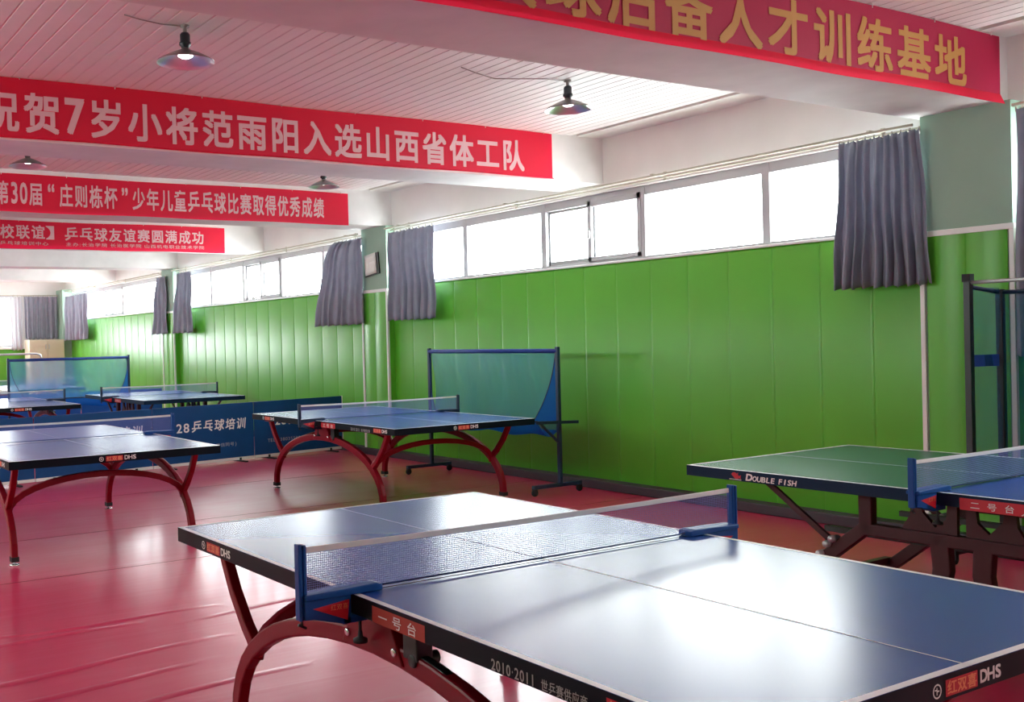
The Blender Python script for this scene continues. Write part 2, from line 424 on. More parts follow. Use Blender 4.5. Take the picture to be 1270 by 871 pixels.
# opposite wall, ends
b = MB(); b.box(XL - 0.3, XL, YB, YF, 0, LSILL); b.box(XL - 0.3, XL, YB, YF, HEAD, 3.6)
prev = YB
for a, c in LWIN: b.box(XL - 0.3, XL, prev, a, LSILL, HEAD); prev = c
b.box(XL - 0.3, XL, prev, YF, LSILL, HEAD)
struct(b.build('wall_left', M['white']))
b = MB(); b.box(XL, XL + 0.03, YB, YF, 0, LSILL - 0.02); struct(b.build('trim_%d' % pad_no, M['pad'])); pad_no += 1
for i, (a, c) in enumerate(LWIN):
    root = bpy.data.objects.new('window_%d' % (i + 5), None); COL.objects.link(root); root['kind'] = 'structure'
    f = MB(); n = 5
    for j in range(n + 1):
        y = a + (c - a) * j / n; f.box(XL - 0.14, XL - 0.07, y - 0.025, y + 0.025, LSILL, HEAD)
    for z in (LSILL, HEAD - 0.05): f.box(XL - 0.14, XL - 0.07, a, c, z, z + 0.05)
    f.build('frame', M['alu'], root); g = MB(); g.box(XL - 0.11, XL - 0.105, a, c, LSILL, HEAD); g.build('pane', M['glass'], root)
b = MB(); b.box(XL - 0.3, XW + 0.3, YF, YF + 0.3, 0, 1.58); b.box(XL - 0.3, XW + 0.3, YF, YF + 0.3, 2.86, 3.6); b.box(XL - 0.3, 0.3, YF, YF + 0.3, 1.58, 2.86); b.box(6.1, XW + 0.3, YF, YF + 0.3, 1.58, 2.86)
struct(b.build('wall_far', M['white']))
b = MB(); b.box(XL, XW, YF - 0.03, YF, 0.05, 1.52); struct(b.build('trim_%d' % pad_no, M['pad'])); pad_no += 1
b = MB(); b.box(XL, XW, YF - 0.06, YF - 0.02, 1.52, 1.56); struct(b.build('trim_%d' % pad_no, M['trimw'])); pad_no += 1
root = bpy.data.objects.new('window_9', None); COL.objects.link(root); root['kind'] = 'structure'
f = MB()
for j in range(7): x = 0.3 + 5.8 * j / 6; f.box(x - 0.03, x + 0.03, YF + 0.07, YF + 0.14, 1.58, 2.86)
for z in (1.58, 2.81): f.box(0.3, 6.1, YF + 0.07, YF + 0.14, z, z + 0.05)
f.build('frame', M['alu'], root); g = MB(); g.box(0.3, 6.1, YF + 0.10, YF + 0.105, 1.58, 2.86); g.build('pane', M['glass'], root)
b = MB(); b.box(7.15, XW, 25.85, YF, 0, ZS); struct(b.build('pillar', M['pale']))
b = MB(); b.box(XL - 0.3, XW + 0.3, YB - 0.3, YB, 0, 3.6); struct(b.build('wall_back', M['white']))

# ------------------------------------------------------------------ table tennis tables
HW, HL, TZ = 0.7625, 1.37, 0.76
RED_HAPPY = '红双喜'
def tabletop(root, mats_near, mats_far, apron):
    for sgn, tm in ((-1, mats_near), (1, mats_far)):
        y0, y1 = (0.004, HL) if sgn > 0 else (-HL, -0.004)
        b = MB()
        b.box(-HW, HW, y0, y1, TZ - 0.056, TZ, 1)
        for i, f in enumerate(b.f):
            if i == 1: b.m[i] = 0
        z0, z1 = TZ + 0.0002, TZ + 0.0008
        def strip(xa, xb, ya, yb): b.add([(xa, ya, z1), (xb, ya, z1), (xb, yb, z1), (xa, yb, z1)], [(0, 1, 2, 3)], 2)
        strip(-HW + 0.001, -HW + 0.022, y0, y1); strip(HW - 0.022, HW - 0.001, y0, y1); strip(-0.0025, 0.0025, y0, y1)
        ye = y1 - 0.021 if sgn > 0 else y0 + 0.001
        strip(-HW + 0.022, HW - 0.022, ye, ye + 0.020)
        b.build('tabletop_half', [tm, apron, M['line']], root)
def arch_pts(n=22, a=1.02, zt=0.565):
    return [(a * math.cos(PI * i / n), 0.015 + (zt - 0.015) * math.sin(PI * i / n) ** 0.86) for i in range(n + 1)]
def rainbow_table(loc, label, detail=2, plate=None, plate_mat='sticker'):
    t = thing('table_tennis_table', label, 'table', loc, 0, 'table tennis tables')
    tabletop(t, M['top'], M['top'], M['apron'])
    AX = 0.665
    for sx in (-1, 1):
        b = MB(); b.sweep([(sx * AX, y, z + 0.03) for y, z in arch_pts()], (1, 0, 0), 0.046, 0.062, smooth=False)
        arch = b.build('side_arch', M['leg'], t, bevel=0.008)
        for sy in (-1, 1):
            f = MB(); f.lathe([(0.0, 0.012), (0.034, 0.010), (0.036, 0.0), (0.0, 0.0)], (sx * AX, sy * 1.02, 0), 14, 1)
            f.tube([(sx * AX, sy * 1.02, 0.008), (sx * AX, sy * 1.02, 0.05)], 0.008, 8, 1)
            f.box(sx * AX - 0.026, sx * AX + 0.026, sy * 1.02 - 0.034, sy * 1.02 + 0.034, 0.028, 0.062, 0)
            f.build('foot', [M['rubber'], M['chrome']], arch)
            s = MB()
            s.sweep([(sx * AX, sy * 0.83, 0.36), (sx * AX, sy * 0.93, 0.44), (sx * AX, sy * 1.03, 0.55), (sx * AX, sy * 1.095, 0.65), (sx * AX, sy * 1.12, TZ - 0.056)], (1, 0, 0), 0.042, [0.05, 0.044, 0.042, 0.042, 0.05])
            s.box(sx * AX - 0.05, sx * AX + 0.05, sy * 1.12 - 0.05, sy * 1.12 + 0.05, TZ - 0.072, TZ - 0.05)
            s.build('strut', M['leg'], t, bevel=0.006)
        # hinge bracket that carries the top over the arch
        c = MB()
        c.prism([(-0.17, 0.57), (-0.10, 0.57), (0.10, 0.57), (0.17, 0.57), (0.13, 0.64), (0.10, 0.70), (-0.10, 0.70), (-0.13, 0.64)], (sx * AX - 0.03, 0, 0), (0, 1, 0), (0, 0, 1), (0.06, 0, 0), 0)
        c.box(sx * AX - 0.028, sx * AX + 0.028, -0.24, -0.17, 0.60, 0.705, 1)
        for y in (-0.13, 0.13): c.lathe([(0.0, -0.008), (0.013, -0.008), (0.013, 0.0)], (sx * AX - 0.03, y, 0.605), 10, 2, 'x')
        c.lathe([(0.0, -0.03), (0.02, -0.03), (0.02, 0.06), (0.0, 0.06)], (sx * AX, -0.215, 0.60), 12, 1, 'x')
        c.build('hinge_bracket', [M['leg'], M['black'], M['chrome']], t, bevel=0.004)
        l = MB(); l.sweep([(sx * AX, -0.22, 0.60), (sx * AX, -0.33, 0.585), (sx * AX, -0.46, 0.545)], (1, 0, 0), 0.03, 0.035); l.build('folding_lever', M['black'], t, bevel=0.004)
    for sy in (-1, 1):
        b = MB(); n = 16
        b.sweep([(AX * math.cos(PI * i / n), sy * 0.86, 0.33 + 0.24 * math.sin(PI * i / n) ** 0.9) for i in range(n + 1)], (0, 1, 0), 0.04, 0.045)
        b.build('cross_arch', M['leg'], t, bevel=0.006)
    if detail:
        e, e2 = 0.0016, 0.0008
        L_ = (lambda y, z: (-HW - e, y, z), (0, -1, 0)); N_ = (lambda x, z: (x, -HL - e, z), (1, 0, 0))
        UZ = (0, 0, 1)
        def mark(side, u0, ring):
            o, ax = side; w = ax[0] + ax[1]
            b = MB()
            if ring: em = MB(); emblem(em, o(u0, TZ - 0.030), ax, UZ, 0.016); em.build('emblem', M['ink_white'], t)
            lettering(b, 'DHS', o(u0 + w * 0.165, TZ - 0.045), ax, UZ, 0.088, 0.032, 0.03, 0)
            b.build('maker_lettering', M['ink_white'], t)
            p = MB(); a0, a1 = u0 + w * 0.032, u0 + w * 0.155
            q = [o(a0, TZ - 0.048), o(a1, TZ - 0.048), o(a1, TZ - 0.012), o(a0, TZ - 0.012)]
            p.add(q, [(0, 1, 2, 3)], 0)
            k = lambda u, z: tuple(c + (-0.0006 if (i == 0 and side is L_) or (i == 1 and side is N_) else 0) for i, c in enumerate(o(u, z)))
            lettering(p, RED_HAPPY, k(u0 + w * 0.036, TZ - 0.045), ax, UZ, 0.115, 0.031, 0.02, 1)
            p.build('maker_plate', [M['sticker'], M['ink_orange']], t)
        mark(L_, 1.10, True); mark(L_, -1.01, False); mark(N_, -0.135, True)
        b = MB()
        lettering(b, '2010·2011', L_[0](-0.66, TZ - 0.054), (0, -1, 0), UZ, 0.16, 0.030, 0.012, 0)
        b.build('year_lettering', M['ink_grey'], t); b = MB()
        lettering(b, '世乒赛供应商', L_[0](-0.838, TZ - 0.054), (0, -1, 0), UZ, 0.15, 0.028, 0.008, 0)
        b.build('supplier_lettering', M['ink_grey'], t)
    if plate:
        p = MB(); e2 = 0.0016; y0 = -0.125; y1 = -0.385
        p.add([(-HW - e2, y0, TZ - 0.056), (-HW - e2, y1, TZ - 0.056), (-HW - e2, y1, TZ - 0.010), (-HW - e2, y0, TZ - 0.010)], [(0, 1, 2, 3)], 0)
        lettering(p, plate, (-HW - 0.0024, y0 - 0.02, TZ - 0.052), (0, -1, 0), (0, 0, 1), 0.215, 0.036, 0.012, 1, fill=0.62)
        p.build('number_plate', [M[plate_mat], M['ink_white']], t)
    return t

# net set: posts, clamps and a knotted net (its own thing, clamped on the table)
def net_mesh():
    b = MB(); x0, x1 = -0.905, 0.905; z0, z1 = TZ + 0.012, TZ + 0.142; nx, nz = 270, 21; w = 0.0006
    for i in range(nx + 1):
        x = x0 + (x1 - x0) * i / nx; sag = -0.006 * math.sin(PI * i / nx)
        b.add([(x - w, 0, z0), (x + w, 0, z0), (x + w, 0, z1 + sag), (x - w, 0, z1 + sag)], [(0, 1, 2, 3)])
    for j in range(nz):
        P0, P1 = [], []
        for i in range(13):
            x = x0 + (x1 - x0) * i / 12; z = z0 + (z1 - z0) * j / (nz - 1) - 0.006 * math.sin(PI * i / 12) * j / (nz - 1)
            P0.append((x, 0.0006, z - w)); P1.append((x, 0.0006, z + w))
        b.grid([P0, P1])
    return b
def make_net(name, label):
    t = thing(name, label, 'net', group='table tennis nets')
    net_mesh().build('net_mesh', M['string'], t)
    b = MB(); n = 24
    b.sweep([(-0.905 + 1.81 * i / n, 0, TZ + 0.1455 - 0.006 * math.sin(PI * i / n)) for i in range(n + 1)], (0, 1, 0), 0.006, 0.016); b.build('net_tape', M['tape'], t)
    b = MB(); b.tube([(-0.9, 0, TZ + 0.011), (0, 0, TZ + 0.009), (0.9, 0, TZ + 0.011)], 0.003, 6); b.build('bottom_cord', M['cord'], t)
    for sx in (-1, 1):
        b = MB(); X = sx * 0.925
        b.box(X - 0.013, X - 0.002, -0.014, 0.014, TZ - 0.055, TZ + 0.166); b.box(X + 0.002, X + 0.013, -0.014, 0.014, TZ - 0.055, TZ + 0.163); b.box(X - 0.004, X + 0.004, -0.010, 0.010, TZ - 0.055, TZ + 0.150)
        b.build('net_post', M['clamp'], t, bevel=0.003)
        b = MB()
        xo, xi = sx * 0.925, sx * 0.665
        b.prism([(xo, TZ + 0.004), (xi, TZ + 0.002), (xi, TZ + 0.020), (xi + sx * 0.02, TZ + 0.026), (xo, TZ + 0.020)], (0, -0.030, 0), (1, 0, 0), (0, 0, 1), (0, 0.060, 0))
        b.prism([(xo, TZ - 0.052), (xo - sx * 0.03, TZ - 0.055), (sx * 0.79, TZ - 0.082), (sx * 0.765 + sx * 0.006, TZ - 0.082), (sx * 0.765 + sx * 0.006, TZ + 0.004), (xo, TZ + 0.004)], (0, -0.022, 0), (1, 0, 0), (0, 0, 1), (0, 0.044, 0))
        b.prism([(sx * 0.80, TZ - 0.082), (sx * 0.70, TZ - 0.082), (sx * 0.70, TZ - 0.060), (sx * 0.80, TZ - 0.060)], (0, -0.022, 0), (1, 0, 0), (0, 0, 1), (0, 0.044, 0))
        cl = b.build('clamp', M['clamp'], t, bevel=0.003)
        b = MB(); b.tube([(sx * 0.73, 0, TZ - 0.135), (sx * 0.73, 0, TZ - 0.075)], 0.005, 8); b.lathe([(0.0, -0.015), (0.022, -0.015), (0.022, -0.005), (0.008, 0.002), (0.006, 0.02)], (sx * 0.73, 0, TZ - 0.135), 14); b.build('screw_knob', M['rubber'], cl)
        b = MB(); xa, xb = (sx * 0.905, sx * 0.785) if sx < 0 else (sx * 0.785, sx * 0.905)
        e = -0.0228
        if sx < 0: pl = [(-0.90, TZ - 0.022), (-0.785, TZ - 0.07), (-0.778, TZ - 0.010)]
        else: pl = [(0.90, TZ - 0.022), (0.778, TZ - 0.010), (0.785, TZ - 0.07)]
        b.add([(x, e, z) for x, z in pl], [(0, 1, 2)], 0)
        lettering(b, RED_HAPPY, (min(sx * 0.842, sx * 0.782), e - 0.0008, TZ - 0.036), (1, 0, 0), (0, 0, 1), 0.06, 0.018, 0.0, 1)
        b.build('maker_sticker', [M['sticker'], M['ink_orange']], cl)
        b = MB(); b.tube([(sx * 0.925, 0, TZ - 0.055), (sx * 0.925, 0, TZ - 0.075)], 0.004, 6); b.tube([(sx * 0.925 - 0.012, 0, TZ - 0.066), (sx * 0.925 + 0.014, 0, TZ - 0.08)], 0.004, 6); b.build('tension_hook', M['black'], cl)
    return t

T1, T2, T3, T4 = (2.315, 2.625, 0), (2.32, 8.40, 0), (5.50, 8.58, 0), (5.39, 2.675, 0)
T5, T6, T7 = (5.60, 14.95, 0), (3.21, 14.97, 0), (5.06, 20.92, 0)
rainbow_table(T1, 'nearest blue-topped table tennis table on red arched legs, plate reading one', 2, '一号台', 'sticker2')
rainbow_table(T2, 'blue-topped table on red arched legs at the left edge before the lettered barrier', 2)
rainbow_table(T3, 'blue-topped table on red arched legs before the catch net at the wall', 2, '三号台')
rainbow_table(T6, 'far red-legged table, its corner just above the barrier top at left', 2)
rainbow_table(T7, 'farthest blue table, seen through the far ball catch net', 0)

def rollaway_table(loc, label, rz=0.0, far_m='top', detail=True, plate=None, legm='legd'):
    t = thing('table_tennis_table', label, 'table', loc, rz, 'table tennis tables')
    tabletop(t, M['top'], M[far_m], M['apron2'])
    L = M[legm]
    for sy in (-1, 1):
        for sx in (-1, 1):
            X = sx * 0.52
            b = MB(); b.sweep([(X, sy * 0.44, 0.53), (X, sy * 0.98, 0.075)], (1, 0, 0), 0.05, 0.065); lg = b.build('outer_leg', L, t, bevel=0.006)
            f = MB()
            f.lathe([(0.0, -0.014), (0.045, -0.014), (0.05, -0.008), (0.05, 0.008), (0.045, 0.014), (0.0, 0.014)], (X, sy * 1.0, 0.052), 18, 0, 'x'); f.box(X - 0.02, X + 0.02, sy * 0.98 - 0.02, sy * 0.98 + 0.02, 0.05, 0.10, 1); f.build('caster', [M['rubber'], M['steel']], lg)
            b = MB(); b.sweep([(X, sy * 0.46, 0.52), (X, sy * 0.46, 0.704)], (1, 0, 0), 0.05, 0.07); b.build('upright', L, t, bevel=0.006)
            b = MB(); b.sweep([(X, sy * 1.06, 0.70), (X, sy * 0.64, 0.40)], (1, 0, 0), 0.022, 0.032); b.build('strut', L, t, bevel=0.004)
            b = MB()
            for (yy, zz) in ((0.66, 0.40), (0.70, 0.345), (0.63, 0.43)): b.lathe([(0.0, -0.03), (0.018, -0.03), (0.018, 0.03), (0.0, 0.03)], (X - 0.02, sy * yy, zz), 12, 0, 'x')
            b.build('hinge_bolt', M['steel'], t)
            b = MB(); b.sweep([(X, sy * 0.10, 0.53), (X, sy * 0.09, 0.36), (X, sy * 0.15, 0.05)], (1, 0, 0), 0.05, [0.09, 0.085, 0.06]); lg = b.build('inner_leg', L, t, bevel=0.006)
            f = MB(); f.box(X - 0.032, X + 0.032, sy * 0.15 - 0.045, sy * 0.15 + 0.045, 0.0, 0.055); f.build('foot', M['steel'], lg, bevel=0.006)
            b = MB()                              # plate with a notch between top and beam
            b.prism([(0.02, 0.50), (0.30, 0.50), (0.24, 0.60), (0.23, 0.70), (0.19, 0.70), (0.18, 0.62), (0.12, 0.555), (0.07, 0.60), (0.06, 0.70), (0.02, 0.70)] if sy > 0 else [(-0.02, 0.50), (-0.02, 0.70), (-0.06, 0.70), (-0.07, 0.60), (-0.12, 0.555), (-0.18, 0.62), (-0.19, 0.70), (-0.23, 0.70), (-0.24, 0.60), (-0.30, 0.50)], (X - 0.012, 0, 0), (0, 1, 0), (0, 0, 1), (0.024, 0, 0)); b.build('bracket', L, t)
        b = MB(); b.sweep([(-0.52, sy * 0.98, 0.12), (0.52, sy * 0.98, 0.12)], (0, 1, 0), 0.04, 0.04); b.build('crossbar', L, t)
    for sx in (-1, 1):
        b = MB(); b.sweep([(sx * 0.52, -0.48, 0.50), (sx * 0.52, 0.48, 0.50)], (1, 0, 0), 0.05, 0.06); b.build('side_beam', L, t, bevel=0.006)
    b = MB(); b.sweep([(-0.35, -0.8, 0.44), (-0.35, 0.8, 0.44)], (1, 0, 0), 0.03, 0.03); b.sweep([(0.35, -0.8, 0.44), (0.35, 0.8, 0.44)], (1, 0, 0), 0.03, 0.03); b.build('folding_frame', M['black'], t)
    if detail:
        b = MB(); e = 0.0012
        lettering(b, 'D', (-HW - e, 0.983, TZ - 0.050), (0, -1, 0), (0, 0, 1), 0.04, 0.040, 0.035, 0, slant=0.2)
        lettering(b, 'OUBLE', (-HW - e, 0.943, TZ - 0.050), (0, -1, 0), (0, 0, 1), 0.135, 0.031, 0.025, 0, slant=0.2)
        lettering(b, 'FISH', (-HW - e, 0.790, TZ - 0.050), (0, -1, 0), (0, 0, 1), 0.105, 0.031, 0.025, 0, slant=0.2)
        b.build('maker_lettering', M['ink_white'], t); b = MB()
        # red fish mark over a tiny grey line
        def fish(cy, cz, s):
            pts = [(-1, 0), (-0.6, 0.42), (0.1, 0.5), (0.55, 0.2), (1, 0.5), (0.85, 0), (1, -0.5), (0.55, -0.2), (0.1, -0.5), (-0.6, -0.42)]
            b.add([(-HW - e, cy - u * s, cz + v * s) for u, v in pts], [tuple(range(len(pts)))], 1)
        fish(1.05, TZ - 0.022, 0.022); fish(1.035, TZ - 0.034, 0.024)
        b.add([(-HW - e, 1.085, TZ - 0.052), (-HW - e, 1.01, TZ - 0.052), (-HW - e, 1.01, TZ - 0.046), (-HW - e, 1.085, TZ - 0.046)], [(0, 1, 2, 3)], 2)
        b.build('fish_emblem', [M['ink_white'], M['sticker'], M['ink_grey']], t)
    if plate:
        p = MB(); e2 = 0.0016; y0, y1 = -0.115, -0.40
        p.add([(-HW - e2, y0, TZ - 0.064), (-HW - e2, y1, TZ - 0.064), (-HW - e2, y1, TZ - 0.012), (-HW - e2, y0, TZ - 0.012)], [(0, 1, 2, 3)], 0)
        lettering(p, plate, (-HW - 0.0024, y0 - 0.03, TZ - 0.056), (0, -1, 0), (0, 0, 1), 0.21, 0.034, 0.012, 1, fill=0.55)
        p.add([(-HW - 0.0024, y1 + 0.035, TZ - 0.060), (-HW - 0.0024, y1 + 0.028, TZ - 0.060), (-HW - 0.0024, y1 + 0.003, TZ - 0.040), (-HW - 0.0024, y1 + 0.010, TZ - 0.040)], [(0, 1, 2, 3)], 1)
        p.build('number_plate', [M['sticker'], M['ink_white']], t)
    return t
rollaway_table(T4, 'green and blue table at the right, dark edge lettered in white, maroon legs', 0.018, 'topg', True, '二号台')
rollaway_table(T5, 'far table on folding legs standing behind the lettered barrier, before the green wall', 0.0, 'top', False, '四号台')

net1 = make_net('table_net', 'white-taped net with blue clamps on the nearest table')
net1.location = T1
for loc, rz, lab in ((T2, 0, 'net on the table at the left edge before the lettered barrier'), (T3, 0, 'net with dark posts on the table before the ball catch net at the wall'),
                     (T4, 0.018, 'net with blue clamp on the table with the green half at the right'), (T5, 0, 'net on the far folding table behind the lettered barrier'),
                     (T6, 0, 'net on the far red-legged table at left, behind the barrier'), (T7, 0, 'net on the farthest table, seen through the far catch net')):
    c = copy_tree(net1); c.location = loc; c.rotation_euler.z = rz; c['label'] = lab
# far nets carry dark posts
for o in list(bpy.data.objects):
    if o.name.startswith(('net_post', 'clamp')) and o.parent and o.parent.location.y > 8.45 and o.parent.get('category') == 'net':
        o.data = o.data.copy(); o.data.materials[0] = M['navy']

# ------------------------------------------------------------------ barriers with lettering
BA, BB = Vector((2.53, 11.66, 0)), Vector((7.16, 12.33, 0)); bd = (BB - BA).normalized(); brz = math.atan2(bd.y, bd.x)
def barrier(s0, s1, label, m, base, d, rz, text=True, h=0.75, end=False):
    p = base + d * (s0 + 0.004); w = s1 - s0 - 0.008
    t = thing('surround_barrier', label, 'barrier', p, rz, 'blue barriers round the courts')
    b = MB(); b.box(0.004, w - 0.004, -0.012, 0.012, 0.055, h); b.build('panel', m, t, bevel=0.004)
    b = MB(); 
    if end: b.box(w - 0.012, w, -0.014, 0.014, 0.02, h + 0.002)
    b.box(0.006, w, -0.012, 0.012, 0.022, 0.058); b.build('edge_tube', M['trimw'], t)
    for x in (0.22, w - 0.22):
        f = MB(); f.box(x - 0.02, x + 0.02, -0.16, 0.16, 0.0, 0.018); f.box(x - 0.015, x + 0.015, -0.018, 0.018, 0.01, 0.05); f.build('foot', M['rubber'], t)
    if text:
        l = MB()
        lettering(l, '128', (0.215, -0.0135, 0.42), (1, 0, 0), (0, 0, 1), 0.30, 0.125, 0.012, 0)
        lettering(l, '乒乓球培训', (0.525, -0.0135, 0.42), (1, 0, 0), (0, 0, 1), 0.82, 0.145, 0.018, 0, fill=0.84, slant=0.12)
        l.build('name_lettering', M['ink_white'], t); l = MB()
        lettering(l, 'TEL:13803550212', (0.20, -0.0135, 0.21), (1, 0, 0), (0, 0, 1), 0.62, 0.048, 0.0, 0)
        lettering(l, '(微信同号)', (0.84, -0.0135, 0.21), (1, 0, 0), (0, 0, 1), 0.36, 0.050, 0.0, 0)
        l.build('phone_lettering', M['ink_grey'], t)
    return t
labs = ['lettered blue barrier at the right end of the row, behind the arched table', 'lettered blue barrier, second from the right end of the row',
        'blue barrier third from the right end, mostly behind the net of the left table', 'blue barrier at the left edge behind the left table']
for k in range(4):
    barrier(4.775 - 1.475 * (k + 1), 4.775 - 1.475 * k, labs[k], M['barrier'], BA, bd, brz, end=(k == 0))
for k in range(3):
    barrier(0, 1.475, ['far bright blue barrier whose end stands behind the far folding table', 'far bright blue barrier in the gap between the two far tables', 'far bright blue barrier behind the far red-legged table at left'][k], M['barrier2'], Vector((6.62 - 1.475 * (k + 1), 17.62, 0)), Vector((1, 0, 0)), 0, False)

# ------------------------------------------------------------------ ball catch nets
def catch_net(loc, rz, label, w=2.1, h=1.40, dense=True):
    """local: net spans x, tray reaches out towards -y"""
    t = thing('ball_catch_net', label, 'net', loc, rz, 'ball catch nets on stands')
    x0, x1 = -w / 2, w / 2
    for X in (x0, x1):
        b = MB(); b.sweep([(X, 0, 0.09), (X, 0, h)], (1, 0, 0), 0.036, 0.036); b.build('post', M['navy'], t, bevel=0.004)
        b = MB(); b.sweep([(X, -0.34, 0.085), (X, 0.26, 0.085)], (1, 0, 0), 0.04, 0.035); ft = b.build('foot_bar', M['navy'], t, bevel=0.004)
        for y in (-0.32, 0.24):
            c = MB(); c.lathe([(0.0, -0.012), (0.032, -0.012), (0.035, 0.0), (0.032, 0.012), (0.0, 0.012)], (X, y, 0.035), 14, 0, 'x'); c.box(X - 0.018, X + 0.018, y - 0.02, y + 0.02, 0.035, 0.075, 0); c.build('caster', M['rubber'], ft)
        b = MB(); b.sweep([(X, -0.28, 0.69), (X, 0.24, 0.67)], (1, 0, 0), 0.025, 0.028); b.sweep([(X, -0.24, 0.685), (X, 0, 0.48)], (1, 0, 0), 0.02, 0.02); b.build('tray_arm', M['navy'], t)
    b = MB(); b.tube([(x0, 0, h - 0.035), (x1, 0, h - 0.04)], 0.022, 10); b.build('top_bar', M['ribbon'], t)
    b = MB(); b.tube([(x0, -0.27, 0.70), (x1, -0.27, 0.70)], 0.010, 8); b.build('tray_bar', M['navy'], t)
    n = 40; rows = []
    for j in range(13):
        v = j / 12; z = (h - 0.045) * (1 - v) + 0.60 * v; row = []
        for i in range(n + 1):
            u = i / n; y = 0.01 + 0.05 * math.sin(PI * v) + 0.022 * math.sin(23 * u + 3 * v) * v + 0.012 * math.sin(51 * u - 4 * v)
            row.append((x0 + 0.02 + (w - 0.04) * u, y, z))
        rows.append(row)
    b = MB(); b.grid(rows); b.build('back_net', M['netblue'], t)
    rows = []
    for j in range(9):
        v = j / 8; row = []
        for i in range(n + 1):
            u = i / n; y = 0.02 - 0.29 * v; z = 0.60 + 0.10 * v - (0.10 * math.sin(PI * v) + 0.015 * math.sin(19 * u)) * math.sin(PI * min(1, v * 1.0)) ** 0.5
            row.append((x0 + 0.02 + (w - 0.04) * u, y, z))
        rows.append(row)
    b = MB(); b.grid(rows); b.build('tray_net', M['netdense'], t)
    for sg, X in ((1, x0 + 0.018), (-1, x1 - 0.018)):
        rows = []
        for j in range(15):
            v = j / 14; z = (h - 0.05) * (1 - v) + 0.66 * v; inn = 0.01 + 0.24 * v ** 2.2
            rows.append([(X + sg * inn * i / 5, 0.0 - 0.10 * v * i / 5, z) for i in range(6)])
        b = MB(); b.grid(rows); b.build('side_net', M['netdense'] if sg < 0 else M['netblue'], t)
        b = MB(); b.tube([(X + sg * (0.01 + 0.24 * (j / 14) ** 2.2), -0.10 * j / 14, (h - 0.05) * (1 - j / 14) + 0.66 * j / 14) for j in range(15)], 0.005, 6); b.build('net_cord', M['cord'], t)
    return t
catch_net((6.77, 8.50, 0), -PI / 2, 'blue ball catch net on a wheeled stand against the green padded wall', 2.10, 1.40)
catch_net((4.80, 17.0, 0), 0, 'far blue ball catch net on a stand behind the far tables', 2.0, 1.37)
# tall folded stand at the right edge
t = thing('ball_catch_net', 'tall folded teal catch net stand with a blue band, by the right pillar', 'net', (6.80, 3.66, 0), 0, 'ball catch nets on stands')
for (x, y, z1) in ((0, 0, 1.80), (0.24, -0.07, 1.73), (0.02, -1.5, 1.80), (0.24, -1.55, 1.73)):
    b = MB(); b.sweep([(x, y, 0.07), (x, y, z1)], (1, 0, 0), 0.042, 0.042); b.build('post', M['black'], t, bevel=0.004)
b = MB(); b.box(-0.025, 0.025, -0.025, 0.025, 1.78, 1.83); b.build('post_cap', M['rubber'], t)
b = MB(); b.tube([(0, 0, 1.775), (0.02, -1.5, 1.775)], 0.012, 8); b.build('top_bar', M['steel'], t)
b = MB(); b.tube([(0, 0, 1.75), (0.24, -0.07, 1.71)], 0.014, 8); b.tube([(0.24, -0.07, 1.71), (0.24, -1.55, 1.71)], 0.014, 8); b.build('fold_bar', M['navy'], t)
b = MB(); b.grid([[(0.02 + 0.20 * i / 6, -0.07 * i / 6 + 0.012 * math.sin(i * 1.4 + j), 0.5 + 1.24 * j / 10) for i in range(7)] for j in range(11)]); b.build('side_net', M['netteal'], t)
b = MB(); b.grid([[(0.23 + 0.01 * math.sin(i), -0.07 - 1.45 * i / 10, 0.5 + 1.2 * j / 10) for i in range(11)] for j in range(11)]); b.build('back_net', M['netteal'], t)
b = MB(); b.sweep([(0.0, -0.0, 1.275), (0.24, -0.07, 1.275)], (0.28, 1, 0), 0.008, 0.075); b.build('band', M['ribbon'], t)
for (x, y) in ((0.0, 0.0), (0.02, -1.5)):
    b = MB(); b.sweep([(x - 0.24, y, 0.085), (x + 0.20, y, 0.085)], (0, 1, 0), 0.04, 0.04); ft = b.build('foot_bar', M['black'], t)
    for dx in (-0.22, 0.15):
        c = MB(); c.lathe([(0.0, -0.014), (0.03, -0.014), (0.034, 0.0), (0.03, 0.014), (0.0, 0.014)], (x + dx, y, 0.035), 14, 0, 'y'); c.box(x + dx - 0.018, x + dx + 0.018, y - 0.02, y + 0.02, 0.035, 0.08); c.build('caster', M['rubber'], ft)

